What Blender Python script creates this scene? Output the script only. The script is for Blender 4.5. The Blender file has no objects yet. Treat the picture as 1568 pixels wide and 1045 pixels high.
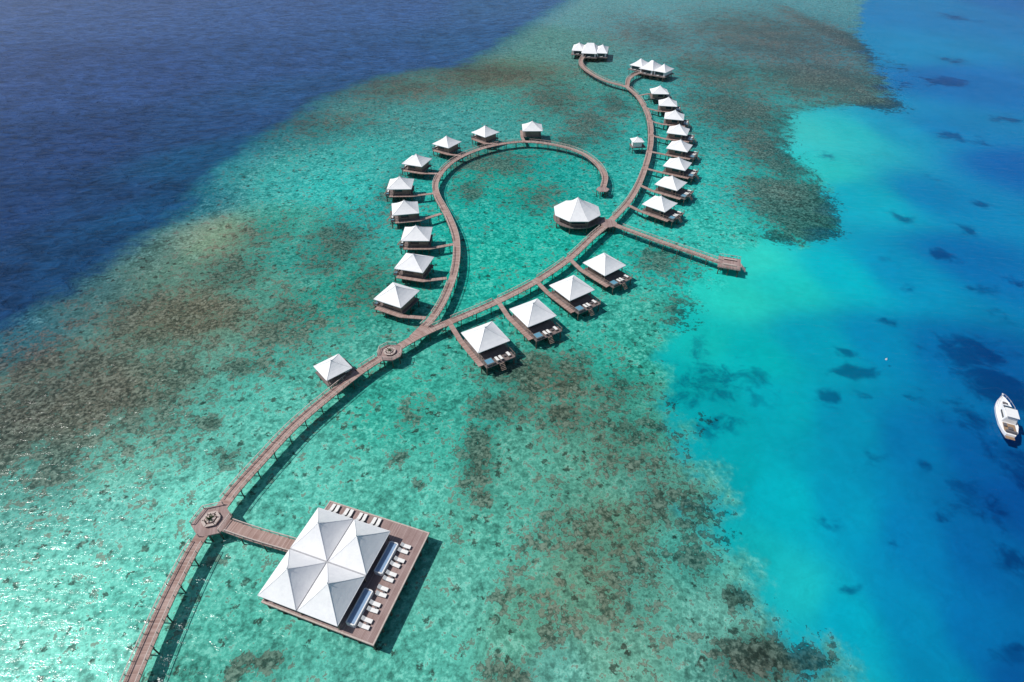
import bpy, math, random
import numpy as np
from mathutils import Vector, Matrix
random.seed(7); np.random.seed(7)
S=bpy.context.scene
S.view_settings.view_transform='Standard'
try: S.view_settings.look='None'
except Exception: pass
S.view_settings.exposure=0
# ---------------------------------------------------------------- image pixels to ground positions
H=95.0; F=840.0; P=math.radians(40.4); sp,cp=math.sin(P),math.cos(P)
def G(x,y,z=0.0):
    """image pixel, unprojected through the camera -> position (m) on the horizontal plane at height z"""
    u=(x-784)/F; v=(y-522.5)/F; t=(H-z)/(sp+v*cp)
    return (u*t, t*(cp-v*sp))
BED=-1.5; DK=1.35
# ---------------------------------------------------------------- node helper
class NT:
    def __init__(s,name):
        s.m=bpy.data.materials.new(name); s.m.use_nodes=True; s.t=s.m.node_tree; s.t.nodes.clear()
        s.out=s.t.nodes.new('ShaderNodeOutputMaterial')
    def n(s,typ,props=None,**ins):
        nd=s.t.nodes.new(typ)
        for k,v in (props or {}).items(): setattr(nd,k,v)
        for k,v in ins.items():
            key=int(k[1:]) if (k[0]=='i' and k[1:].isdigit()) else k.replace('_',' ')
            s.set(nd.inputs[key],v)
        return nd
    def set(s,sock,v):
        if isinstance(v,bpy.types.NodeSocket): s.t.links.new(v,sock)
        elif isinstance(v,bpy.types.Node): s.t.links.new(v.outputs[0],sock)
        else:
            if isinstance(v,(tuple,list)) and len(v)==3 and sock.type=='RGBA': v=tuple(v)+(1,)
            sock.default_value=v
    def math(s,op,a,b=0.0,c=None,clamp=False):
        nd=s.n('ShaderNodeMath',{'operation':op,'use_clamp':clamp},i0=a,i1=b)
        if c is not None: s.set(nd.inputs[2],c)
        return nd.outputs[0]
    def noise(s,vec,scale,detail=4,rough=.55,dist=0.0):
        nd=s.n('ShaderNodeTexNoise',None,Vector=vec,Scale=scale,Detail=detail,Roughness=rough,Distortion=dist)
        return nd.outputs[0]
    def rng(s,v,a,b,c=0.0,d=1.0,smooth=False):
        nd=s.n('ShaderNodeMapRange',{'clamp':True,'interpolation_type':'SMOOTHSTEP' if smooth else 'LINEAR'},i0=v,i1=a,i2=b,i3=c,i4=d)
        return nd.outputs[0]
    def mix(s,f,a,b,blend='MIX'):
        nd=s.t.nodes.new('ShaderNodeMix'); nd.data_type='RGBA'; nd.blend_type=blend
        s.set(nd.inputs[0],f); s.set(nd.inputs[6],a); s.set(nd.inputs[7],b)
        return nd.outputs[2]
    def vscale(s,col,f):
        nd=s.n('ShaderNodeVectorMath',{'operation':'SCALE'},i0=col); s.set(nd.inputs[3],f); return nd.outputs[0]
    def vmul(s,a,b): return s.n('ShaderNodeVectorMath',{'operation':'MULTIPLY'},i0=a,i1=b).outputs[0]
    def vadd(s,a,b): return s.n('ShaderNodeVectorMath',{'operation':'ADD'},i0=a,i1=b).outputs[0]
    def attr(s,name,i=2):
        nd=s.n('ShaderNodeAttribute',{'attribute_name':name}); return nd.outputs[i]
    def done(s,sh): s.t.links.new(sh.outputs[0] if isinstance(sh,bpy.types.Node) else sh,s.out.inputs[0]); return s.m
def simple(name,col,rough=.6,var=.15,scale=1.5,spec=.3,metal=0,col2=None,bump=0):
    k=NT(name); g=k.n('ShaderNodeNewGeometry')
    n=k.rng(k.noise(g.outputs[0],scale,4,.6),.3,.7)
    c2=col2 or tuple(c*(1-var*2) for c in col)
    c=k.mix(n,c2,col)
    b=k.n('ShaderNodeBsdfPrincipled',None,Roughness=rough,Metallic=metal)
    k.set(b.inputs['Base Color'],c); b.inputs['Specular IOR Level'].default_value=spec
    if bump:
        bm=k.n('ShaderNodeBump',None,Strength=bump,Distance=.05,Height=n); k.set(b.inputs['Normal'],bm)
    return k.done(b)
def planks(name,colA,colB,attr=None,freq=5.0):
    """weathered boards: per-board tint, dark gaps"""
    k=NT(name)
    if attr: v=k.attr(attr)
    else:
        tc=k.n('ShaderNodeTexCoord'); sx=k.n('ShaderNodeSeparateXYZ',None,i0=tc.outputs['Object']); v=sx.outputs[0]
    g=k.n('ShaderNodeNewGeometry')
    vv=k.math('MULTIPLY',v,freq)
    fl=k.math('FLOOR',vv); fr=k.math('FRACT',vv)
    wn=k.n('ShaderNodeTexWhiteNoise',{'noise_dimensions':'1D'}); k.set(wn.inputs['W'],fl)
    big=k.rng(k.noise(g.outputs[0],.35,4,.6),.3,.7)
    f=k.math('ADD',k.math('MULTIPLY',wn.outputs[0],.55),k.math('MULTIPLY',big,.45))
    c=k.mix(f,colA,colB)
    gap=k.rng(k.math('ABSOLUTE',k.math('SUBTRACT',fr,.5)),.42,.48,1,.45)
    c=k.vscale(c,gap)
    b=k.n('ShaderNodeBsdfPrincipled',None,Roughness=.75); k.set(b.inputs['Base Color'],c)
    b.inputs['Specular IOR Level'].default_value=.2
    return k.done(b)
M_walk=planks('walkway_boards',(.26,.155,.13),(.50,.37,.33),'along',4)
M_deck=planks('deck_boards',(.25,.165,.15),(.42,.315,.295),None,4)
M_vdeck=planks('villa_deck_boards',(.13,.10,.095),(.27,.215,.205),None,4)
M_rail=simple('weathered_railing',(.58,.48,.43),.7,.15,3)
M_pile=simple('piling_timber',(.16,.125,.10),.8,.25,2)
M_wall=simple('villa_wall_timber',(.30,.23,.19),.7,.2,2)
M_glass=simple('dark_glass',(.03,.045,.06),.08,.2,1,.6)
M_white=simple('white_paint',(.8,.8,.79),.45,.04,2)
M_cush=simple('cushion_fabric',(.82,.81,.78),.8,.05,4)
M_grey=simple('grey_wicker',(.16,.15,.16),.7,.2,6)
M_pool=simple('pool_water',(.27,.40,.58),.3,.10,1.2,.4)
M_tub=simple('tub_water',(.14,.34,.46),.15,.1,2,.5)
M_plant=simple('planter_foliage',(.05,.10,.035),.8,.3,3)
M_hull=simple('gelcoat',(.82,.82,.82),.2,.02,1,.5)
M_teak=simple('teak',(.36,.24,.15),.6,.15,5)
M_red=simple('buoy_white',(.8,.78,.75),.4,.05,3)
M_gut=simple('roof_gutter',(.40,.40,.42),.6,.08,2)
def roofmat():
    k=NT('white_tensile_roof'); g=k.n('ShaderNodeNewGeometry')
    n1=k.rng(k.noise(g.outputs[0],.6,5,.65),.3,.7); n2=k.rng(k.noise(g.outputs[0],4,3,.6),.3,.7)
    f=k.math('ADD',k.math('MULTIPLY',n1,.7),k.math('MULTIPLY',n2,.3))
    c=k.mix(f,(.72,.725,.74),(.85,.85,.845))
    b=k.n('ShaderNodeBsdfPrincipled',None,Roughness=.65); k.set(b.inputs['Base Color'],c)
    b.inputs['Specular IOR Level'].default_value=.25
    bm=k.n('ShaderNodeBump',None,Strength=.2,Distance=.12,Height=n1); k.set(b.inputs['Normal'],bm)
    return k.done(b)
M_roof=roofmat()
M_seam=simple('roof_seam',(.70,.70,.71),.6,.06,2)
# ---------------------------------------------------------------- mesh helper
class MB:
    def __init__(s): s.v=[]; s.f=[]; s.a=[]
    def add(s,vs,fs,al=None):
        o=len(s.v); s.v+= [tuple(v) for v in vs]; s.f+=[tuple(i+o for i in f) for f in fs]
        s.a+= (al if al else [0.0]*len(vs))
    def box(s,c,d,rz=0.0,rx=0.0):
        R=Matrix.Rotation(rz,3,'Z')@Matrix.Rotation(rx,3,'Y')
        vs=[]
        for x in(-.5,.5):
            for y in(-.5,.5):
                for z in(-.5,.5):
                    vs.append(Vector(c)+R@Vector((x*d[0],y*d[1],z*d[2])))
        s.add(vs,[(0,1,3,2),(4,6,7,5),(0,4,5,1),(2,3,7,6),(0,2,6,4),(1,5,7,3)])
    def cyl(s,c,r,z0,z1,n=8,r2=None):
        r2=r if r2 is None else r2
        vs=[(c[0]+r*math.cos(2*math.pi*i/n),c[1]+r*math.sin(2*math.pi*i/n),z0) for i in range(n)]
        vs+=[(c[0]+r2*math.cos(2*math.pi*i/n),c[1]+r2*math.sin(2*math.pi*i/n),z1) for i in range(n)]
        s.add(vs,[(i,(i+1)%n,n+(i+1)%n,n+i) for i in range(n)]+[tuple(range(n))[::-1],tuple(range(n,2*n))])
    def bar(s,p0,p1,w,h):
        p0=Vector(p0);p1=Vector(p1); d=p1-p0
        if d.length<1e-4: return
        q=d.to_track_quat('X','Z'); vs=[]
        for x in(0,d.length):
            for y in(-w/2,w/2):
                for z in(-h/2,h/2): vs.append(p0+q@Vector((x,y,z)))
        s.add(vs,[(0,1,3,2),(4,6,7,5),(0,4,5,1),(2,3,7,6),(0,2,6,4),(1,5,7,3)])
    def mesh(s,name,mat,smooth=False):
        me=bpy.data.meshes.new(name); me.from_pydata(s.v,[],s.f); me.update()
        at=me.attributes.new('along','FLOAT','POINT'); at.data.foreach_set('value',s.a)
        me.materials.append(mat)
        if smooth:
            for p in me.polygons: p.use_smooth=True
        return me
def link(name,me,parent=None):
    o=bpy.data.objects.new(name,me); S.collection.objects.link(o)
    if parent: o.parent=parent
    return o
def empty(name,loc=(0,0,0),rz=0.0):
    e=bpy.data.objects.new(name,None); e.empty_display_size=1; e.location=loc; e.rotation_euler=(0,0,rz)
    S.collection.objects.link(e); return e
def cr(pts,step=1.0):
    pts=[Vector(p) for p in pts]
    if len(pts)==2: d=[pts[0].lerp(pts[1],i/20) for i in range(21)]
    else:
        ex=[2*pts[0]-pts[1]]+pts+[2*pts[-1]-pts[-2]]; d=[]
        for i in range(1,len(ex)-2):
            a,b,c,e=ex[i-1:i+3]
            for j in range(14):
                t=j/14
                d.append(.5*((2*b)+(c-a)*t+(2*a-5*b+4*c-e)*t*t+(3*b-a-3*c+e)*t**3))
        d.append(pts[-1])
    L=[0]
    for i in range(1,len(d)): L.append(L[-1]+(d[i]-d[i-1]).length)
    n=max(2,int(L[-1]/step)); out=[]; j=0
    for i in range(n+1):
        t=L[-1]*i/n
        while j<len(L)-2 and L[j+1]<t: j+=1
        f=(t-L[j])/max(1e-6,L[j+1]-L[j]); out.append(d[j].lerp(d[j+1],min(1,f)))
    return out
# ---------------------------------------------------------------- walkways
main_px=[(165,1130),(200,1045),(232,970),(262,905),(296,840),(325,797),(358,752),(400,705),(450,652),(505,605),(555,566),(597,540),(645,512),(700,488),(760,462),(820,431),(870,397),(908,362),(932,341),(965,305),(985,265),(996,220),(993,180),(978,150),(960,133)]
loop_px=[(632,517),(665,483),(686,445),(698,405),(698,365),(685,330),(669,300),(668,278),(684,255),(710,238),(750,224),(800,217),(850,222),(890,234),(915,252),(926,272),(922,293)]
west_px=[(960,133),(925,123),(897,107),(889,95),(896,84)]
east_px=[(960,133),(963,121),(975,113),(990,110)]
jetty_px=[(932,341),(1000,366),(1070,390),(1112,405)]
rest_px=[(325,797),(385,818),(452,838)]
W=lambda L:[G(x,y,DK) for x,y in L]
villas=[ # roof centre, strip start (walkway), strip end, outer-terrace length
 ((607,448),(652,487),(575,462),5.6),((634,399),(684,426),(605,414),5.6),((638,355),(694,374),(612,374),5.6),
 ((620,316),(676,327),(598,334),5.6),((613,279),(665,296),(590,297),5.6),((638,244),(676,266),(618,257),5.6),
 ((684,216),(712,239),(667,227),5.4),((743,200),(768,221),(729,207),5.4),((815,193),(803,217),(801,195),5.2),
 ((743,512),(688,494),(748,566),8.2),((816,475),(763,462),(824,522),8.2),((876,437),(822,431),(886,480),8.2),((926,401),(873,397),(944,440),8.2),
 ((1011,309),(962,314),(1030,338),8.2),((1028,278),(981,284),(1047,303),8.2),((1038,249),(989,258),(1058,273),8.2),((1041,222),(995,232),(1060,244),8.0),
 ((1039,198),(996,207),(1057,215),7.6),((1033,176),(994,185),(1050,190),7.4),((1023,156),(988,165),(1040,168),7.0),((1010,138),(975,147),(1026,148),6.6)]
gaps=[(G(325,797,DK),4.2),(G(597,540,DK),3.6),(G(932,341,DK),4.5),(G(636,514,DK),4.0),(G(960,133,DK),3.0),(G(922,293,DK),3.0),(G(1112,405,DK),2)]
gaps+=[(G(*v[1],DK),1.7) for v in villas]
gaps+=[(G(546,573,DK),1.8)]
def walkway(name,pts,w,dz,rail=True,gp=gaps,pile_step=5):
    z=DK+dz; c=cr(pts,1.0); n=len(c)
    e=empty(name)
    T=[]
    for i in range(n):
        d=(c[min(n-1,i+1)]-c[max(0,i-1)]).normalized(); T.append(Vector((-d.y,d.x)))
    mb=MB(); vs=[];al=[];fs=[]
    for i in range(n):
        l=c[i]+T[i]*w/2; r=c[i]-T[i]*w/2
        vs+=[(l.x,l.y,z),(r.x,r.y,z),(l.x,l.y,z-.22),(r.x,r.y,z-.22)]; al+=[i*1.0]*4
    for i in range(n-1):
        a=4*i;b=a+4
        fs+=[(a,a+1,b+1,b),(a+2,b+2,b+3,a+3),(a,b,b+2,a+2),(a+1,a+3,b+3,b+1)]
    fs+=[(0,2,3,1),(4*n-4,4*n-3,4*n-1,4*n-2)]
    mb.add(vs,fs,al); link('deck',mb.mesh(name+'_deck',M_walk),e)
    def ok(p): return all((p-Vector(g)).length>r for g,r in gp)
    pb=MB(); rb=MB()
    for i in range(n):
        if i%pile_step==pile_step//2:
            for s in(-1,1):
                q=c[i]+T[i]*s*(w/2-.18); pb.cyl(q,.12,BED-.3,z-.23,7)
            a=c[i]+T[i]*(w/2+.1); b=c[i]-T[i]*(w/2+.1); pb.bar((a.x,a.y,z-.34),(b.x,b.y,z-.34),.18,.2)
        if rail:
            for s in(-1,1):
                q=c[i]+T[i]*s*(w/2-.06)
                if not ok(q): continue
                if i%2==0: rb.box((q.x,q.y,z+.42),(.1,.1,.84),math.atan2(T[i].y,T[i].x))
                if i<n-1:
                    q2=c[i+1]+T[i+1]*s*(w/2-.06)
                    if ok(q2):
                        rb.bar((q.x,q.y,z+.87),(q2.x,q2.y,z+.87),.16,.07)
                        rb.bar((q.x,q.y,z+.45),(q2.x,q2.y,z+.45),.04,.05)
    link('pilings',pb.mesh(name+'_pilings',M_pile),e)
    if rb.v: link('railing',rb.mesh(name+'_railing',M_rail),e)
    return e
walkway('wooden_walkway',W(main_px),2.4,0)
walkway('wooden_walkway',W(loop_px),2.3,.008)
walkway('wooden_walkway',W(west_px),2.6,.004)
walkway('wooden_walkway',W(east_px),2.6,.012)
walkway('jetty',W(jetty_px),2.2,.016)
walkway('wooden_walkway',W(rest_px),2.5,.006)
walkway('wooden_walkway',[G(546,573,DK),G(528,566,DK)],1.4,.02,False)
# ---------------------------------------------------------------- platforms
def platform(name,px,r,n,rot,dz,bench=True,openings=()):
    x,y=G(*px,DK); e=empty(name,(x,y,0),rot); z=DK+dz
    m=MB(); m.cyl((0,0),r,z-.28,z,n); link('deck',m.mesh('platform_deck',M_deck),e)
    m=MB()
    for i in range(n):
        a=2*math.pi*i/n; m.cyl((.85*r*math.cos(a),.85*r*math.sin(a)),.16,BED-.3,z-.29,7)
    m.cyl((0,0),.16,BED-.3,z-.29,7)
    link('pilings',m.mesh('platform_pilings',M_pile),e)
    if bench:
        m=MB(); b=MB()
        for i in range(n):
            a0=2*math.pi*i/n; a1=2*math.pi*(i+1)/n
            p0=(.95*r*math.cos(a0),.95*r*math.sin(a0)); p1=(.95*r*math.cos(a1),.95*r*math.sin(a1))
            m.box((p0[0],p0[1],z+.5),(.13,.13,1.0))
            if i not in openings: m.bar((p0[0],p0[1],z+1.0),(p1[0],p1[1],z+1.0),.16,.08); m.bar((p0[0],p0[1],z+.5),(p1[0],p1[1],z+.5),.06,.06)
            q0=(.42*r*math.cos(a0),.42*r*math.sin(a0)); q1=(.42*r*math.cos(a1),.42*r*math.sin(a1))
            b.bar((q0[0],q0[1],z+.45),(q1[0],q1[1],z+.45),.5,.1); b.box((q0[0],q0[1],z+.2),(.15,.15,.42))
        m2=MB(); m2.cyl((0,0),.2*r,z,z+.6,n,.26*r); link('planter',m2.mesh('planter_tub',M_rail),e)
        m3=MB()
        for i in range(26):
            a=random.random()*6.28; rr=random.random()*.2*r
            m3.bar((rr*math.cos(a)*.4,rr*math.sin(a)*.4,z+.6),(rr*1.6*math.cos(a),rr*1.6*math.sin(a),z+.8+random.random()*.5),.12,.03)
        link('plant',m3.mesh('planter_leaves',M_plant),e)
        link('railing',m.mesh('platform_railing',M_rail),e); link('bench',b.mesh('platform_bench',M_rail),e)
platform('viewing_platform',(324,797),3.7,6,math.radians(15),.03,True,(0,3,4))
platform('viewing_platform',(597,540),3.3,8,math.radians(20),.03,True,(0,4))
platform('walkway_junction_platform',(932,342),3.0,8,0,.03,False)
platform('loop_end_platform',(923,290),2.6,6,0,.03,False)
# jetty head
def jetty_head():
    a=Vector(G(1100,397,DK)); b=Vector(G(1134,409,DK)); d=(b-a); ang=math.atan2(d.y,d.x); c=(a+b)/2
    e=empty('boat_landing',(c.x,c.y,0),ang+.35); z=DK+.03; L=6.8
    m=MB(); m.box((0,0,z-.14),(L,L,.28)); link('deck',m.mesh('landing_deck',M_deck),e)
    p=MB()
    for i in(-1,0,1):
        for j in(-1,0,1): p.cyl((i*2.9,j*2.9),.17,BED-.3,z-.29,7)
    link('pilings',p.mesh('landing_pilings',M_pile),e)
    r=MB()
    for i in range(7):
        t=-3.2+i*6.4/6
        for s in((t,-3.2),(t,3.2)): r.box((s[0],s[1],z+.5),(.1,.1,1))
    for s in(-3.2,3.2): r.bar((-3.2,s,z+1),(3.2,s,z+1),.12,.07)
    for y in(-1.6,1.6): r.box((0,y,z+.42),(4,.5,.1)); r.box((-1.7,y,z+.2),(.1,.45,.4)); r.box((1.7,y,z+.2),(.1,.45,.4))
    link('railing_and_benches',r.mesh('landing_rails',M_rail),e)
    st=MB()
    for i in range(6): st.box((3.6+i*.3,0,z-.2-i*.3),(.3,2,.08))
    link('steps',st.mesh('landing_steps',M_rail),e)
jetty_head()
# ---------------------------------------------------------------- tent roofs, villas
PR_C=[(1.0,-.22),(1.0,0.0),(.8,.15),(.6,.32),(.4,.52),(.2,.75),(.035,.985),(.0,1.0)]
PR_L=[(1.0,-.22),(1.0,0.0),(.8,.18),(.6,.37),(.4,.57),(.2,.78),(.035,.985),(.0,1.0)]
def tent(m,sm,cx,cy,sx,sy,ze,rise,n=4,rot=None,ridge=0.0,prof=PR_C,sw=.10):
    rings=[]
    for f,h in prof:
        z=ze+(h*rise if h>0 else h)
        if n==4:
            hx=f*(sx/2-ridge)+ridge; hy=f*sy/2
            ring=[(cx-hx,cy-hy,z),(cx+hx,cy-hy,z),(cx+hx,cy+hy,z),(cx-hx,cy+hy,z)]
        else:
            ring=[(cx+f*sx/2*math.cos(rot+2*math.pi*i/n),cy+f*sx/2*math.sin(rot+2*math.pi*i/n),z) for i in range(n)]
        rings.append(ring)
    for k in range(len(rings)-1):
        vs=rings[k]+rings[k+1]
        m.add(vs,[(i,(i+1)%n,n+(i+1)%n,n+i) for i in range(n)])
    m.add(rings[0],[tuple(range(n))[::-1]])
    for i in range(n):
        for k in range(1,len(rings)-2):
            a=Vector(rings[k][i])+Vector((0,0,.01)); b=Vector(rings[k+1][i])+Vector((0,0,.01)); sm.bar(a,b,sw,.05)
        a=Vector(rings[1][i]); b=Vector(rings[1][(i+1)%n]); sm.bar(a+Vector((0,0,-.05)),b+Vector((0,0,-.05)),.1,.12)
    sm.cyl((cx,cy),.12,ze+rise-.05,ze+rise+.45,6,.04)
def lounger(fr,cu,x,y,z,rz):
    c,s=math.cos(rz),math.sin(rz)
    R=lambda a,b:(x+a*c-b*s,y+a*s+b*c)
    p=R(0,0); fr.box((p[0],p[1],z+.24),(1.95,.72,.07),rz)
    for a in(-.85,.85):
        for b in(-.28,.28): q=R(a,b); fr.box((q[0],q[1],z+.1),(.07,.07,.2),rz)
    q=R(-.32,0); cu.box((q[0],q[1],z+.34),(1.3,.66,.12),rz)
    q=R(.6,0); cu.box((q[0],q[1],z+.5),(.72,.66,.11),rz,-.6)
VM={}
def villa_meshes(side,ox):
    key=(side,ox)
    if key in VM: return VM[key]
    s=side; z=DK-.01; parts=[]
    m=MB(); m.box(((ox-4.6)/2,0,z-.13),(ox+4.6,8.4,.26))
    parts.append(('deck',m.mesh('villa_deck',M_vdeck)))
    m=MB()
    for x in np.linspace(-4.2,ox-.4,5):
        for y in(-3.9,0,3.9): m.cyl((x,y),.17,BED-.3,z-.27,6)
    parts.append(('stilts',m.mesh('villa_stilts',M_pile)))
    # walls: timber corners + panels
    m=MB(); w=6.6; x0,x1=-3.6,2.6; hz=2.55
    m.box((x0,0,z+hz/2),(.18,w,hz))
    for yy in(-1,1):
        m.box(((x0+x1)/2-1.7,yy*w/2,z+hz/2),(2.6,.18,hz))
        m.box((x1-.35,yy*w/2,z+hz/2),(.7,.18,hz))
        m.box(((x0+x1)/2+1.1,yy*w/2,z+.35),(3.0,.14,.7))
        m.box(((x0+x1)/2+1.1,yy*w/2,z+hz-.2),(3.0,.14,.4))
    m.box((x1,0,z+hz-.17),(.16,w-.3,.34))
    for yy in(-2.9,-1,1,2.9): m.box((x1,yy,z+(hz-.34)/2),(.14,.14,hz-.34))
    for xx in(-3.95,3.95):
        for yy in(-3.85,3.85): m.box((xx,yy,z+1.25),(.18,.18,2.5))
    m.box((-3.7,-.2*s,z+1.05),(.06,1.1,2.1))
    parts.append(('walls',m.mesh('villa_walls',M_wall)))
    m=MB(); m.box((x1+.02,0,z+(hz-.34)/2),(.05,w-.35,hz-.4))
    for yy in(-1,1): m.box(((x0+x1)/2+1.1,yy*w/2,z+1.42),(2.9,.05,1.45))
    parts.append(('windows',m.mesh('villa_windows',M_glass)))
    m=MB(); sm=MB(); tent(m,sm,0,0,9.3,9.3,DK+2.6,3.0)
    parts.append(('roof',m.mesh('villa_roof',M_roof))); parts.append(('roof_seams',sm.mesh('villa_roof_seams',M_seam)))
    # terrace furniture
    fr=MB(); cu=MB(); tb=MB(); tr=MB()
    xx=ox-1.3
    if ox>6.5:
        lounger(fr,cu,xx,-.6*s,z,0); lounger(fr,cu,xx,.5*s,z,0)
        tr.box((xx-.1,2.7*s,z+.25),(2.3,2.3,.5)); tb.box((xx-.1,2.7*s,z+.52),(1.9,1.9,.05))
        fr.box((xx-.2,-2.9*s,z+.22),(1.7,.8,.4)); cu.box((xx-.2,-2.9*s,z+.48),(1.5,.65,.12)); fr.cyl((xx-.2,-1.9*s),.3,z,z+.42,8)
    else:
        lounger(fr,cu,4.5,-2.4*s,z,1.57); fr.box((4.9,1.5*s,z+.2),(.8,1.7,.4)); cu.box((4.9,1.5*s,z+.46),(.65,1.5,.12))
        tr.box((4.85,3.4*s,z+.2),(1.1,1.1,.4)); tb.box((4.85,3.4*s,z+.42),(.85,.85,.05))
    parts+= [('terrace_frames',fr.mesh('villa_frames',M_grey)),('cushions',cu.mesh('villa_cushions',M_cush)),('tub',tr.mesh('villa_tub',M_grey)),('tub_water',tb.mesh('villa_tub_water',M_tub))]
    r=MB()
    for yy in(-4.1,4.1):
        for x in np.arange(3.0,ox,1.25): r.box((x,yy,z+.5),(.08,.08,1))
        r.bar((3.0,yy,z+1),(ox-.1,yy,z+1),.09,.06)
    for y in np.linspace(-4.1,4.1,6):
        if abs(y)>1: r.box((ox-.1,y,z+.5),(.08,.08,1))
    for a in(-1,1): r.bar((ox-.1,a*.85,z+1),(ox-.1,a*4.1,z+1),.09,.06)
    for i in range(5): r.box((ox+.2+i*.28,0,z-.2-i*.3),(.28,1.3,.07))
    parts.append(('railing',r.mesh('villa_rail',M_wall)))
    VM[key]=parts; return parts
for rc,a,b,ox in villas:
    c=Vector(G(*rc,DK+3.4)); A=Vector(G(*a,DK)); B=Vector(G(*b,DK)); d=(B-A).normalized(); nrm=Vector((-d.y,d.x))
    off=((A+B)/2-c).dot(nrm); side=1 if off>0 else -1
    e=empty('overwater_villa',(c.x,c.y,0),math.atan2(d.y,d.x))
    for n,me in villa_meshes(side,ox): link(n,me,e)
    # access boardwalk beside the villa
    lat=4.95*side; s0=(A-c).dot(d); l0=(A-c).dot(nrm); z=DK-.02
    m=MB(); pts=[Vector((s0,l0)),Vector((-4.6,lat)),Vector((ox-1.5,lat))]
    if s0>-5: pts=[Vector((s0,l0)),Vector((-3.6,lat)),Vector((ox-1.5,lat))]
    q=cr([tuple(p) for p in pts[:2]],.6)+cr([tuple(p) for p in pts[1:]],.6)[1:]
    wd=1.35; vs=[];al=[];fs=[]
    for i,p in enumerate(q):
        t=(q[min(len(q)-1,i+1)]-q[max(0,i-1)]).normalized(); nn=Vector((-t.y,t.x))
        l=p+nn*wd/2; r=p-nn*wd/2; vs+=[(l.x,l.y,z),(r.x,r.y,z),(l.x,l.y,z-.2),(r.x,r.y,z-.2)]; al+=[i*.6]*4
    for i in range(len(q)-1):
        k=4*i;j=k+4; fs+=[(k,k+1,j+1,j),(k+2,j+2,j+3,k+3),(k,j,j+2,k+2),(k+1,k+3,j+3,j+1)]
    m.add(vs,fs,al); link('access_boardwalk',m.mesh('access_boardwalk',M_walk),e)
    m=MB()
    for i in range(2,len(q),6): m.cyl(q[i],.13,BED-.3,z-.2,6)
    link('boardwalk_piles',m.mesh('boardwalk_piles',M_pile),e)
# small pavilions
def pavilion(name,rc,ang,s,zt=2.3,loungers=False,walls=False):
    x,y=G(*rc,DK+3.0); e=empty(name,(x,y,0),ang); z=DK
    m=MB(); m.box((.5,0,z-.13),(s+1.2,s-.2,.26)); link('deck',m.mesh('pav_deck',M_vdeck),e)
    m=MB()
    for i in(-1,1):
        for j in(-1,1):
            m.cyl((i*s*.42,j*s*.42),.16,BED-.3,z-.27,6); m.box((i*s*.43,j*s*.43,z+zt/2),(.16,.16,zt))
    link('posts',m.mesh('pav_posts',M_pile),e)
    m=MB(); sm=MB(); tent(m,sm,0,0,s,s,z+zt,s*.3); link('roof',m.mesh('pav_roof',M_roof),e); link('roof_seams',sm.mesh('pav_seams',M_seam),e)
    if walls:
        m=MB()
        for j in(-1,1): m.box((0,j*s*.36,z+zt*.5),(s*.72,.12,zt)); m.box((j*s*.36,0,z+zt*.5),(.12,s*.6,zt))
        link('walls',m.mesh('pav_walls',M_white),e)
    else:
        fr=MB(); cu=MB()
        for k in(-2,-.7,.7,2): lounger(fr,cu,s*.42,k,z,0)
        fr.box((-1,0,z+.4),(1.6,3,.8)); link('lounger_frames',fr.mesh('pav_fr',M_grey),e); link('lounger_cushions',cu.mesh('pav_cu',M_cush),e)
pavilion('spa_pavilion',(508,557),math.radians(42),6.8,zt=1.9)
pavilion('service_hut',(976,213),math.radians(5),5.2,walls=True,zt=2.4)
# end suites
def suite(name,rc,ang,mods):
    x,y=G(*rc,DK+3); e=empty(name,(x,y,0),ang); z=DK-.03
    m=MB(); sm=MB(); dk=MB(); wl=MB(); gl=MB(); pl=MB(); fr=MB(); cu=MB()
    for k,(cx,cy,sx,sy,ri,rg) in enumerate(mods):
        tent(m,sm,cx,cy,sx,sy,z+2.3+.03*k,ri,ridge=rg)
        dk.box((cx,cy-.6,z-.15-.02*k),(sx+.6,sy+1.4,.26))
        wl.box((cx,cy,z+1.1),(sx-1.4,sy-1.4,2.2)); gl.box((cx,cy-sy/2+.68,z+1.1),(sx-3.2,.08,1.8))
        for i in(-1,0,1):
            for j in(-1,1): pl.cyl((cx+i*sx*.42,cy-1+j*sy*.5),.17,BED-.3,z-.25,6)
        lounger(fr,cu,cx,cy-sy/2-.3,z-.02*k,0)
    for n,a,mt in(('roof',m,M_roof),('roof_seams',sm,M_seam),('deck',dk,M_vdeck),('walls',wl,M_white),('windows',gl,M_glass),('stilts',pl,M_pile),('lounger_frame',fr,M_grey),('lounger_cushion',cu,M_cush)):
        link(n,a.mesh('suite_'+n,mt),e)
suite('overwater_suite',(904,74),math.radians(-10),[(-8.0,3.0,8.4,17,3.2,0),(0,-.4,10.4,23,4.0,2.2),(8.2,0,7.6,20,3.2,0)])
suite('overwater_suite',(998,101),math.radians(-38),[(-8.8,2.0,9.0,12,3.2,0),(0,0,9.6,15,3.8,.6),(8.6,-1.0,8.6,12,3.2,0)])
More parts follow.
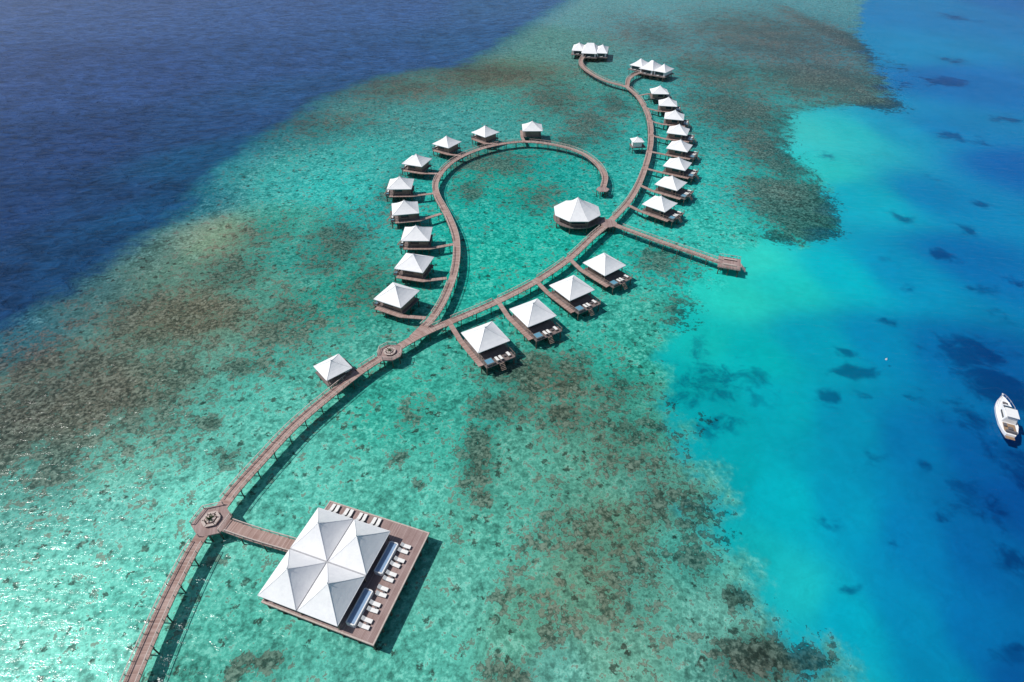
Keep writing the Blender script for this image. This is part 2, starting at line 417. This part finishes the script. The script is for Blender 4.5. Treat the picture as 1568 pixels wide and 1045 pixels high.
# round pavilion
def round_pav():
    x,y=G(884,317,DK+4.0); e=empty('octagonal_pavilion',(x,y,0),0); z=DK-.02; n=8; R0=math.radians(22.5)
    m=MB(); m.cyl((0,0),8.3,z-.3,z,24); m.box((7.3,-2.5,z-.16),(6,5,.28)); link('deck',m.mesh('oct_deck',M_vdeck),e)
    m=MB(); sm=MB(); tent(m,sm,0,0,17.2,17.2,z+2.5,5.0,8,R0); 
    link('roof',m.mesh('oct_roof',M_roof),e); link('roof_seams',sm.mesh('oct_seams',M_seam),e)
    w=MB(); g=MB(); p=MB()
    for i in range(n):
        a0=R0+2*math.pi*i/n; a1=R0+2*math.pi*(i+1)/n
        P0=Vector((6.6*math.cos(a0),6.6*math.sin(a0),0)); P1=Vector((6.6*math.cos(a1),6.6*math.sin(a1),0))
        w.box((P0.x,P0.y,z+1.25),(.3,.3,2.5),a0)
        for h,t in((.3,.6),(2.3,.4)): w.bar(P0+Vector((0,0,z+h)),P1+Vector((0,0,z+h)),.16,t)
        g.bar(P0.lerp(P1,.03)+Vector((0,0,z+1.35)),P0.lerp(P1,.97)+Vector((0,0,z+1.35)),.06,1.5)
        p.cyl((7.8*math.cos(a0),7.8*math.sin(a0)),.2,BED-.3,z-.3,7); p.cyl((4*math.cos(a0),4*math.sin(a0)),.2,BED-.3,z-.3,7)
        w.box((7.9*math.cos(a0),7.9*math.sin(a0),z+1.25),(.16,.16,2.5),a0)
    link('walls',w.mesh('oct_walls',M_wall),e); link('windows',g.mesh('oct_glass',M_glass),e); link('pilings',p.mesh('oct_piles',M_pile),e)
round_pav()
# ---------------------------------------------------------------- restaurant
def restaurant():
    A,B,C,D=[Vector(G(*p,DK)) for p in((508,767),(655,816),(575,990),(397,922))]
    c=(A+B+C+D)/4; u=((B-A)+(C-D)).normalized(); v=((D-A)+(C-B)).normalized()
    # orthogonalise
    au=math.atan2(u.y,u.x); av=math.atan2(v.y,v.x); corr=((av+math.pi/2)-au); corr=(corr+math.pi)%(2*math.pi)-math.pi
    ang=au+corr/2
    LU=((B-A).length+(C-D).length)/2; LV=((D-A).length+(C-B).length)/2
    e=empty('overwater_restaurant',(c.x,c.y,0),ang); z=DK
    # local: x along A->B, y: A side is +LV/2
    hx,hy=LU/2,LV/2
    m=MB(); m.box((0,0,z-.15),(LU,LV,.3)); link('deck',m.mesh('restaurant_deck',M_deck),e)
    m=MB()
    for s in(-1,1):
        m.box((s*(hx-.12),0,z+.04),(.24,LV-.002,.078)); m.box((0,s*(hy-.12),z+.035),(LU-.5,.24,.068))
    link('deck_kerb',m.mesh('restaurant_kerb',M_rail),e)
    p=MB()
    for i in np.linspace(-hx+.5,hx-.5,8):
        for j in np.linspace(-hy+.5,hy-.5,8): p.cyl((i,j),.18,BED-.3,z-.31,6)
    link('pilings',p.mesh('restaurant_piles',M_pile),e)
    rx0=-hx+.0; rx1=hx*.45; ry0=-hy-.1; ry1=hy*.70
    wx=(rx1-rx0)/2; wy=(ry1-ry0)/2; ze=z+2.5
    m=MB(); sm=MB(); gt=MB()
    for i in(0,1):
        for j in(0,1):
            tent(m,sm,rx0+wx*(i+.5),ry0+wy*(j+.5),wx-.34,wy-.34,ze,3.3,prof=PR_L,sw=.07)
    gt.box(((rx0+rx1)/2,(ry0+ry1)/2,ze-.16),(rx1-rx0-.3,.8,.16)); gt.box(((rx0+rx1)/2,(ry0+ry1)/2,ze-.17),(.8,ry1-ry0-.3,.15))
    link('gutters',gt.mesh('restaurant_gutters',M_gut),e)
    link('roof',m.mesh('restaurant_roof',M_roof),e); link('roof_seams',sm.mesh('restaurant_seams',M_seam),e)
    w=MB(); g=MB()
    for x in(rx0+.6,(rx0+rx1)/2,rx1-.6):
        for y in(ry0+.6,(ry0+ry1)/2,ry1-.6): w.box((x,y,z+1.12),(.25,.25,2.24))
    w.box((rx0+1,(ry0+ry1)/2,z+.5),(.15,ry1-ry0-3,1.0)); w.box(((rx0+rx1)/2,ry0+1,z+.5),(rx1-rx0-3,.15,1.0))
    g.box((rx1-1.2,(ry0+ry1)/2,z+1.1),(.06,ry1-ry0-3,2.1)); g.box(((rx0+rx1)/2,ry1-1.2,z+1.1),(rx1-rx0-3,.06,2.1))
    for i in range(4):
        for j in range(4):
            tx=rx0+2+i*3.0; ty=ry0+2.5+j*4; w.cyl((tx,ty),.5,z+.7,z+.76,10); w.cyl((tx,ty),.06,z,z+.7,6)
            for q in(-.8,.8): w.box((tx+q,ty,z+.25),(.45,.45,.5))
    link('posts_and_tables',w.mesh('restaurant_posts',M_wall),e); link('glazing',g.mesh('restaurant_glass',M_glass),e)
    # raised plunge pools beside the roof (stand above the roof shadow line)
    pw=MB(); pr=MB()
    for j in(0,1):
        y0=ry0+1.6+j*(wy+.2); y1=y0+wy-3.0; x=rx1+.95; L=y1-y0; cy=(y0+y1)/2; hh=1.0
        pw.box((x,cy,z+hh-.1),(1.3,L-.3,.06))
        pr.box((x-.75,cy,z+hh/2),(.2,L,hh)); pr.box((x+.75,cy,z+hh/2),(.2,L,hh)); pr.box((x,y0,z+hh/2),(1.3,.2,hh)); pr.box((x,y1,z+hh/2),(1.3,.2,hh))
    link('pool_water',pw.mesh('restaurant_pool',M_pool),e); link('pool_surround',pr.mesh('restaurant_pool_rim',M_white),e)
    fr=MB(); cu=MB()
    for k in range(6):
        y=ry1-1.4-k*2.75; j1=random.uniform(-.15,.15)
        lounger(fr,cu,rx1+3.0+j1,y-.5,z,math.pi+j1*.4); lounger(fr,cu,rx1+3.05-j1,y+.55,z,math.pi); fr.cyl((rx1+3.4,y),.22,z,z+.4,8)
    for k in range(4):
        x=rx0+2.0+k*3.0
        lounger(fr,cu,x-.5,ry1+1.6,z,-math.pi/2); lounger(fr,cu,x+.5,ry1+1.65,z,-math.pi/2+.08)
    link('lounger_frames',fr.mesh('restaurant_fr',M_grey),e); link('lounger_cushions',cu.mesh('restaurant_cu',M_cush),e)
restaurant()
# ---------------------------------------------------------------- motor yacht
def yacht():
    a=Vector(G(1533,609,.8)); b=Vector(G(1548,667,.8)); d=a-b; L=d.length; c=(a+b)/2
    e=empty('motor_yacht',(c.x,c.y,0),math.atan2(d.y,d.x))
    st=[(-.5,.45),(-.42,.74),(-.25,.96),(0,1),(.2,.9),(.35,.62),(.45,.28),(.5,.02)]; bw=1.95
    def loft(secs,m,cap=True):
        k=len(secs[0]); vs=[p for s in secs for p in s]; fs=[]
        for i in range(len(secs)-1):
            for j in range(k-1): fs.append((i*k+j,i*k+j+1,(i+1)*k+j+1,(i+1)*k+j))
        if cap: fs+=[tuple(range(k))[::-1],tuple((len(secs)-1)*k+j for j in range(k))]
        m.add(vs,fs)
    m=MB(); secs=[]
    for t,w in st:
        x=t*L; sh=.95+.5*max(0,t)**1.5*2; w=w*bw
        secs.append([(x,0,-.5),(x,w*.6,-.3),(x,w*.92,.2),(x,w,sh),(x,w*.93,sh+.12),(x,w*.9,sh-.08),(x,0,sh),(x,-w*.9,sh-.08),(x,-w*.93,sh+.12),(x,-w,sh),(x,-w*.92,.2),(x,-w*.6,-.3),(x,0,-.5)])
    loft(secs,m); link('hull',m.mesh('yacht_hull',M_hull,False),e)
    m=MB()
    secs=[[(x*L,-w*bw,.9),(x*L,-w*bw*.8,h),(x*L,0,h+.12),(x*L,w*bw*.8,h),(x*L,w*bw,.9)] for x,w,h in((-.2,.7,2.3),(.05,.7,2.35),(.16,.6,1.95),(.3,.35,1.3))]
    loft(secs,m); link('cabin',m.mesh('yacht_cabin',M_hull),e)
    m=MB(); m.box((-.34*L,0,1.0),(.24*L,2.3,.06)); m.box((-.53*L,0,.35),(.07*L,1.7,.1)); link('cockpit_sole',m.mesh('yacht_teak',M_teak),e)
    m=MB(); m.box((.11*L,0,2.22),(.07*L,1.7,.3),0,.35)
    for s in(-1,1): m.box((-.06*L,s*bw*.66,1.75),(.2*L,.06,.42))
    m.box((.3*L,0,1.42),(.05*L,.5,.06)); link('windows',m.mesh('yacht_glass',M_glass),e)
    m=MB()
    m.box((-.45*L,0,1.25),(.5,2.0,.45)); m.box((-.37*L,0,1.25),(.8,.8,.35)); m.box((-.3*L,.9,1.25),(.9,.5,.4)); m.box((.24*L,0,1.62),(1.4,1.0,.12)); link('seats',m.mesh('yacht_seats',M_grey),e)
    m=MB(); m.box((-.1*L,0,2.95),(.24*L,2.3,.08))
    for x in(-.2,0):
        for s in(-1,1): m.bar((x*L,s*1.0,2.3),(x*L,s*1.0,2.95),.06,.06)
    link('hardtop',m.mesh('yacht_top',M_white),e)
    m=MB()
    for s in(-1,1):
        pr=None
        for t,w in st[3:]:
            q=(t*L,s*w*bw*.93,1.7+.6*t); m.bar((q[0],q[1],q[2]-.75),q,.04,.04)
            if pr: m.bar(pr,q,.04,.04)
            pr=q
    m.bar((.5*L,0,1.5),(.55*L,0,1.6),.25,.1); link('guard_rail',m.mesh('yacht_rail',M_seam),e)
yacht()
bx,by=G(1357,551,0); e=empty('mooring_buoy',(bx,by,0)); m=MB()
for i in range(6):
    a0=-math.pi/2+math.pi*i/6; a1=-math.pi/2+math.pi*(i+1)/6
    m.cyl((0,0),.24*math.cos(a0)+.01,.10+.24*math.sin(a0),.10+.24*math.sin(a1),12,.24*math.cos(a1)+.01)
link('float',m.mesh('buoy_float',M_red,True),e); m=MB(); m.cyl((0,0),.04,.3,.5,6); m.box((0,0,.52),(.2,.05,.05)); link('ring_post',m.mesh('buoy_post',M_seam),e)
# ---------------------------------------------------------------- seabed
L0=np.array([.98,1.10,1.10])
def lin(c):
    c=np.array(c,float)/255.; l=np.where(c<=.04045,c/12.92,((c+.055)/1.055)**2.4); return l/L0
REEF=[(0,520,60,120,125),(120,450,70,120,115),(220,400,85,130,115),(320,360,115,150,125),(300,310,40,125,130),(380,270,50,150,145),(450,210,45,135,135),(540,160,60,130,128),(650,130,70,130,122),(760,115,85,130,112),(820,60,75,138,132),(900,20,85,150,155),(1000,30,85,160,168),(1100,40,75,150,158),(1200,50,65,140,152),(1280,60,55,135,152),(500,285,45,180,172),(430,272,50,165,160),(570,318,40,175,168),(440,340,55,158,143),(400,430,80,155,138),(300,480,120,158,135),(150,600,115,155,140),(50,600,95,140,130),(50,750,95,175,162),(250,560,100,168,150),(200,700,105,190,172),(300,660,92,185,168),(450,400,50,153,140),(520,450,45,155,138),(450,560,75,172,155),(400,600,85,185,168),(300,760,105,203,185),(150,800,105,195,180),(100,900,115,208,190),(40,1000,128,218,200),(200,900,100,200,182),(120,1040,125,218,200),(350,950,80,178,160),(300,1040,75,170,152),(450,730,85,185,168),(600,620,55,172,153),(600,750,80,180,162),(700,900,88,176,158),(750,800,82,172,153),(650,1000,85,180,162),(800,950,92,168,145),(900,900,100,162,138),(950,800,95,158,135),(1000,900,90,168,150),(900,700,85,158,138),(1000,620,65,160,142),(880,600,75,152,133),(700,650,62,170,152),(800,700,80,162,143),(950,560,48,166,148),(1000,480,55,170,153),(1080,440,35,188,175),(1100,350,45,183,170),(1150,300,40,172,165),(1150,200,45,152,150),(1100,130,50,152,152),(980,200,40,162,155),(940,170,50,152,146),(850,150,60,145,135),(750,160,55,152,144),(780,280,20,165,150),(850,260,20,160,150),(720,330,20,168,154),(760,400,24,174,156),(850,370,24,174,157),(560,240,48,167,160),(620,180,55,144,140),(700,180,55,153,150),(1000,750,85,160,143),(1050,850,75,170,156),(1100,950,95,170,155),(950,1000,100,166,146),(1150,1030,65,125,115),(850,1030,95,170,155),(1060,280,40,177,168)]
LAG=[(1400,0,5,125,182),(1550,0,5,105,172),(1360,80,5,135,185),(1480,120,5,110,176),(1560,250,5,100,170),(1450,200,5,125,180),(1380,200,15,150,186),(1300,200,35,180,186),(1240,200,55,192,190),(1250,260,40,192,190),(1330,300,10,165,186),(1430,300,5,125,176),(1500,400,5,110,170),(1380,420,5,140,180),(1290,420,5,172,186),(1200,430,25,192,186),(1120,450,35,196,182),(1150,400,45,200,186),(1080,520,15,178,172),(1150,540,5,173,176),(1250,520,5,158,180),(1350,520,5,134,175),(1450,540,5,105,160),(1540,560,5,90,150),(1100,620,5,158,166),(1200,620,5,163,176),(1300,650,5,144,176),(1400,680,5,115,166),(1500,700,5,90,151),(1560,760,5,80,146),(1120,720,5,158,166),(1200,760,5,172,185),(1300,780,5,148,180),(1400,820,5,120,170),(1500,850,5,100,160),(1150,850,15,172,176),(1220,900,25,182,186),(1300,950,5,163,185),(1400,950,5,134,175),(1500,980,5,110,166),(1300,1040,15,168,185),(1450,1040,5,130,170),(1560,1040,5,85,146),(1060,590,5,162,162)]
DEEP=[(0,0,62,92,142),(200,0,57,90,142),(400,0,52,90,144),(600,0,48,90,144),(780,0,48,95,140),(0,100,46,76,126),(200,100,42,76,128),(400,80,41,80,131),(600,70,39,82,132),(700,60,38,86,132),(100,200,32,64,111),(300,180,31,70,115),(450,130,33,77,122),(0,300,27,60,104),(150,300,24,63,105),(0,420,22,60,101),(80,400,19,63,102),(200,320,19,70,110),(300,240,20,76,115)]  # distance haze baked into these albedos, paler far out
CORAL=[ # x,y,rx,ry,strength
 (150,600,190,105,.56),(270,490,130,65,.54),(40,640,120,115,.56),(90,680,90,60,.5),(350,420,70,45,.42),(60,560,100,50,.5),(80,720,80,50,.42),
 (830,575,90,40,.54),(735,700,28,60,.58),(740,760,18,18,.55),(770,625,50,25,.55),(870,640,60,35,.48),(970,680,80,80,.38),(930,830,120,90,.38),(850,930,90,70,.32),(1010,760,60,70,.38),(780,1030,45,25,.52),(940,600,60,40,.40),
 (1170,1000,80,35,.62),(1130,915,22,18,.8),(1230,1010,45,22,.75),(1015,400,45,28,.50),(1050,480,40,30,.42),(1215,310,66,44,.85),(1240,345,50,24,.85),(1190,365,30,14,.7),
 (1180,60,150,55,.48),(1260,120,120,40,.58),(1350,160,44,14,.85),(1100,110,80,50,.44),(1130,170,80,45,.52),(1180,230,60,50,.50),(1290,60,30,60,.58),(1000,50,80,35,.38),
 (750,115,130,20,.44),(620,135,110,22,.38),(480,190,90,22,.34),(850,150,60,30,.40),(760,250,70,22,.48),(820,300,50,25,.38),(900,190,50,35,.44),(940,160,30,20,.44),(720,290,30,20,.42),(870,220,40,14,.48),
 (410,1012,26,16,.95),(365,1022,14,14,.9),(420,1040,15,8,.8),(330,860,14,8,.7),(320,650,20,12,.7),(430,500,90,60,.40),(520,370,60,50,.42),(560,440,50,40,.40),(400,360,50,30,.34),(350,700,30,20,.46),
 (600,300,30,50,.34),(1060,780,60,60,.38),(1080,640,24,20,.45),(1060,860,40,50,.40),(640,640,40,30,.26),(610,700,14,10,.6),(560,820,10,8,.5),(640,742,10,6,.6),(500,640,10,6,.5),(960,900,90,80,.36),(380,560,60,30,.40),(220,640,90,40,.46)]
PATCH=[(1450,124,34,9,1),(1462,92,20,6,.7),(1470,26,24,8,.7),(1455,207,26,8,.8),(1500,215,30,9,.5),(1480,350,16,9,.7),(1380,335,20,10,.7),(1505,310,18,9,.6),(1445,390,22,12,.85),(1365,492,20,9,.9),(1395,440,14,8,.4),(1300,540,22,9,.7),(1310,568,36,12,.9),(1270,605,22,12,.8),(1325,605,20,10,.6),(1410,600,30,18,.6),(1490,540,60,26,.9),(1530,590,50,36,.95),(1500,640,50,30,.6),(1555,700,36,60,.8),(1435,790,18,12,.8),(1420,712,20,12,.6),(1295,905,24,10,.8),(1370,830,14,8,.5),(1555,1000,36,24,.95),(1265,240,14,8,.6),(1500,440,24,9,.6),(1560,430,14,10,.7),(1540,480,20,12,.5),(1270,800,18,10,.45),(1100,580,60,45,.62),(1060,600,40,35,.62),(1150,580,36,24,.5),(1080,540,34,24,.5),(1100,650,44,30,.5),(1500,770,50,40,.55),(1555,860,30,30,.55),(1540,180,30,8,.6),(1390,130,20,6,.5),(1430,270,20,8,.4),(1350,390,16,8,.4),(1560,330,14,6,.6),(1340,700,26,14,.4),(1255,700,20,12,.35),(1460,690,30,14,.5)]
EDGE_L=[(-200,600),(-60,530),(0,505),(60,465),(120,425),(200,372),(255,335),(292,302),(312,268),(350,243),(400,205),(470,160),(540,127),(620,107),(700,100),(745,76),(790,46),(850,8),(890,-20),(960,-60)]
EDGE_R=[(1335,-60),(1322,0),(1312,60),(1345,110),(1368,162),(1285,162),(1212,172),(1200,235),(1262,290),(1275,345),(1225,376),(1165,350),(1120,392),(1050,470),(1003,545),(1020,610),(1052,690),(1080,770),(1105,850),(1150,925),(1210,968),(1262,1000),(1285,1060),(1300,1150)]
def grid(A,c,lo,hi,dt):
    t0=math.asinh((lo-c)/A); t1=math.asinh((hi-c)/A); n=int((t1-t0)/dt)
    return c+A*np.sinh(np.linspace(t0,t1,n))
gx=grid(110,0,-3500,3500,.0125); gy=grid(110,110,-400,6000,.0125)
X,Y=np.meshgrid(gx,gy); ny,nx=X.shape; X=X.ravel();Y=Y.ravel()
def idw(pts):
    num=np.zeros((X.size,3)); den=np.zeros(X.size)
    for x,y,r,g,b in pts:
        cx,cy=G(x,y,BED); s=.10*math.hypot(cx,cy)
        w=1/(((X-cx)**2+(Y-cy)**2)/(s*s)+.12)**2.2
        num+=w[:,None]*lin((r,g,b)); den+=w
    return num/den[:,None]
def blobs(L,base=0.0):
    m=np.full(X.size,base)
    for x,y,rx,ry,st in L:
        cx,cy=G(x,y,BED); x1,_=G(x+rx,y,BED); _,y1=G(x,y-ry,BED); _,y2=G(x,y+ry,BED)
        wx=x1-cx; wy=(y1-y2)/2
        m=np.maximum(m,st*np.exp(-(((X-cx)/wx)**2+((Y-cy)/wy)**2)*.9)+base)
    return m
def sdist(poly,outer):
    pts=[G(x,y,BED) for x,y in poly]; d=np.full(X.size,1e9)
    for (x0,y0),(x1,y1) in zip(pts[:-1],pts[1:]):
        dx,dy=x1-x0,y1-y0; t=np.clip(((X-x0)*dx+(Y-y0)*dy)/(dx*dx+dy*dy),0,1)
        d=np.minimum(d,np.hypot(X-x0-t*dx,Y-y0-t*dy))
    pg=pts+outer; ins=np.zeros(X.size,bool)
    for i in range(len(pg)):
        x0,y0=pg[i];x1,y1=pg[(i+1)%len(pg)]
        if y0==y1: continue
        c=((y0>Y)!=(y1>Y))&(X<(x1-x0)*(Y-y0)/(y1-y0)+x0); ins^=c
    return np.where(ins,d,-d)
dl=sdist(EDGE_L,[(2500,9000),(-9000,9000),(-9000,40)])
dr=sdist(EDGE_R,[(60,-900),(9000,-900),(9000,9000),(900,9000)])
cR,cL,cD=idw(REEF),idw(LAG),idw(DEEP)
coral=blobs(CORAL,.19)-.30*np.clip(dr/7.0,0,1); patch=blobs(PATCH)
me=bpy.data.meshes.new('seabed')
Z=np.full(X.size,BED)-np.clip(dl,0,60)*.10-np.clip(dr,0,60)*.012
co=np.stack([X,Y,Z],1).astype(np.float32)
me.vertices.add(X.size); me.vertices.foreach_set('co',co.ravel())
i=np.arange(ny-1)[:,None]*nx+np.arange(nx-1)[None,:]; q=np.stack([i,i+1,i+1+nx,i+nx],-1).reshape(-1,4)
me.loops.add(q.size); me.loops.foreach_set('vertex_index',q.ravel().astype(np.int32))
me.polygons.add(len(q)); me.polygons.foreach_set('loop_start',(np.arange(len(q))*4).astype(np.int32)); 
try: me.polygons.foreach_set('loop_total',np.full(len(q),4,np.int32))
except Exception: pass
me.update(calc_edges=True)
def fa(n,a): t=me.attributes.new(n,'FLOAT','POINT'); t.data.foreach_set('value',a.astype(np.float32))
def ca(n,a): t=me.attributes.new(n,'FLOAT_VECTOR','POINT'); t.data.foreach_set('vector',a.astype(np.float32).ravel())
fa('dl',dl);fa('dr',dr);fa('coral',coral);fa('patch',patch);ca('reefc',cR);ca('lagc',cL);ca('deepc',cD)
k=NT('seabed_reef'); g=k.n('ShaderNodeNewGeometry'); pos=g.outputs[0]
st=lambda v,a=.38,b=.62:k.rng(v,a,b)
nL=st(k.noise(pos,.03,3,.55)); nA=st(k.noise(pos,.15,5,.66,.3)); nB=st(k.noise(pos,.38,5,.74,.2),.41,.59); nC=st(k.noise(pos,1.1,3,.7),.40,.60)
nE=k.rng(k.noise(pos,.05,7,.7),.3,.7)
reef=k.attr('reefc',1)
mot=k.math('ADD',k.math('ADD',k.math('MULTIPLY',nB,.48),k.math('MULTIPLY',nC,.50)),k.math('MULTIPLY',nA,.30))
reef=k.vscale(reef,k.math('ADD',mot,.37))
hi=k.rng(k.math('ADD',k.math('MULTIPLY',nB,.45),k.math('MULTIPLY',nC,.55)),.60,1.0)
reef=k.mix(k.math('MULTIPLY',hi,.32),reef,(.38,.66,.57))
# scattered coral heads
vo=k.n('ShaderNodeTexVoronoi',None,Vector=pos,Scale=.42,Randomness=1.0)
vr=k.n('ShaderNodeSeparateColor',None,i0=vo.outputs['Color']).outputs[0]
spot=k.math('MULTIPLY',k.rng(k.math('ADD',vo.outputs['Distance'],k.math('MULTIPLY',nC,.35)),.36,.50,1,0,True),k.rng(k.math('ADD',vr,k.math('ADD',k.math('MULTIPLY',nA,.3),k.math('MULTIPLY',k.attr('coral'),.8))),.93,1.02))
lag=k.vscale(k.attr('lagc',1),k.math('ADD',k.math('MULTIPLY',k.math('ADD',k.math('MULTIPLY',nL,.6),k.math('MULTIPLY',nB,.4)),.18),.90))
pf=k.rng(k.math('ADD',k.attr('patch'),k.math('MULTIPLY',k.math('SUBTRACT',nA,.5),.5)),.22,.75,0,1,True)
lag=k.mix(k.math('MULTIPLY',pf,.85),lag,k.vmul(lag,(.4,.36,.50)))
fr_=k.rng(k.math('ADD',k.math('MULTIPLY',k.attr('dr'),.24),k.math('MULTIPLY',k.math('SUBTRACT',nE,.5),4.0)),-1,1,0,1,True)
base=k.mix(fr_,reef,lag)
cn=k.math('ADD',k.math('ADD',k.math('MULTIPLY',nA,.32),k.math('MULTIPLY',nB,.38)),k.math('MULTIPLY',nC,.30))
cf=k.rng(k.math('ADD',cn,k.attr('coral')),.92,1.01,0,1,True)
inreef=k.rng(fr_,0,.6,1,0)
cf=k.math('MAXIMUM',cf,k.math('MULTIPLY',k.math('MULTIPLY',spot,inreef),.85))
cc=k.vadd(k.vmul(base,(.24,.17,.17)),k.vscale(k.mix(nL,(.028,.020,.014),(.070,.042,.030)),k.rng(k.attr('dr'),-14,2,1,.1)))
cc=k.vscale(cc,k.math('ADD',k.math('MULTIPLY',nC,1.2),.35))
base=k.mix(k.math('MULTIPLY',cf,.88),base,cc)
# darker outer reef slope, then open sea
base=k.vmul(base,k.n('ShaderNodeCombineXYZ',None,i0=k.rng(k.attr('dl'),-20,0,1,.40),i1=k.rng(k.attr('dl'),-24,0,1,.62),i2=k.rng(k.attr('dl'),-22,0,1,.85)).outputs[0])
fl_=k.rng(k.math('ADD',k.math('MULTIPLY',k.attr('dl'),.14),k.math('MULTIPLY',k.math('SUBTRACT',nE,.5),1.8)),-1.1,.9,0,1,True)
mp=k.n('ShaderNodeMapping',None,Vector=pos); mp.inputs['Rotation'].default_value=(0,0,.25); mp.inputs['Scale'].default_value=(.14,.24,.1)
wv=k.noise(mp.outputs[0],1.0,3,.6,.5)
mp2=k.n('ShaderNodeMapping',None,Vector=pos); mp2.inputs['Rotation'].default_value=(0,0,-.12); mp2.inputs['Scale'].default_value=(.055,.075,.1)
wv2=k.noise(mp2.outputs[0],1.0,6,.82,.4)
deepv=k.math('ADD',k.math('ADD',k.math('MULTIPLY',st(wv,.38,.62),.46),k.math('MULTIPLY',st(wv2,.40,.60),.44)),.56)  # wave light and dark painted into the open-sea colour
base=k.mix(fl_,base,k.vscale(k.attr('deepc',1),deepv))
b=k.n('ShaderNodeBsdfDiffuse'); k.set(b.inputs['Color'],base)
bm=k.n('ShaderNodeBump',None,Strength=1.0,Distance=k.math('ADD',k.math('MULTIPLY',fl_,2.6),.35),Height=wv); k.set(b.inputs['Normal'],bm)
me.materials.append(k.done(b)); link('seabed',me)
# ---------------------------------------------------------------- water surface
k=NT('sea_surface'); g=k.n('ShaderNodeNewGeometry'); pos=g.outputs[0]
mp=k.n('ShaderNodeMapping',None,Vector=pos); mp.inputs['Rotation'].default_value=(0,0,.45); mp.inputs['Scale'].default_value=(.22,.6,.3)
w1=k.noise(mp.outputs[0],1.0,4,.6,.5)
bm=k.n('ShaderNodeBump',None,Strength=.6,Distance=.55,Height=w1)
fz=k.n('ShaderNodeFresnel',None,IOR=1.33); k.set(fz.inputs['Normal'],bm)
gl=k.n('ShaderNodeBsdfGlossy',None,Roughness=.12); k.set(gl.inputs['Normal'],bm)
tr=k.n('ShaderNodeBsdfTransparent')
mx=k.n('ShaderNodeMixShader',None,i0=k.math('MULTIPLY',fz,.42),i1=tr,i2=gl)
wm=k.done(mx)
me=bpy.data.meshes.new('sea_water'); me.from_pydata([(-3500,-400,0),(3500,-400,0),(3500,6000,0),(-3500,6000,0)],[],[(0,1,2,3)]); me.materials.append(wm); link('sea_water',me)
# ---------------------------------------------------------------- light
EL=math.radians(52); AZ=math.radians(176)
Ld=Vector((math.cos(EL)*math.cos(AZ),math.cos(EL)*math.sin(AZ),math.sin(EL)))
su=bpy.data.lights.new('sun','SUN'); su.energy=4.0; su.angle=math.radians(.6); su.color=(1,.97,.92)
so=bpy.data.objects.new('sun',su); so.rotation_euler=Ld.to_track_quat('Z','Y').to_euler(); so.location=(0,0,200); S.collection.objects.link(so)
w=bpy.data.worlds.new('World'); S.world=w; w.use_nodes=True; nt=w.node_tree
bg=nt.nodes['Background']; sk=nt.nodes.new('ShaderNodeTexSky'); sk.sky_type='NISHITA'; sk.sun_disc=False
sk.sun_elevation=EL; sk.sun_rotation=math.radians(90)-AZ
nt.links.new(sk.outputs[0],bg.inputs[0]); bg.inputs[1].default_value=.085
# ---------------------------------------------------------------- camera
cam=bpy.data.cameras.new('camera'); cam.sensor_width=36; cam.lens=36*F/1568; cam.clip_end=12000; cam.clip_start=.5
co_=bpy.data.objects.new('camera',cam); co_.location=(0,0,H); co_.rotation_euler=(math.radians(90)-P,0,0); S.collection.objects.link(co_); S.camera=co_
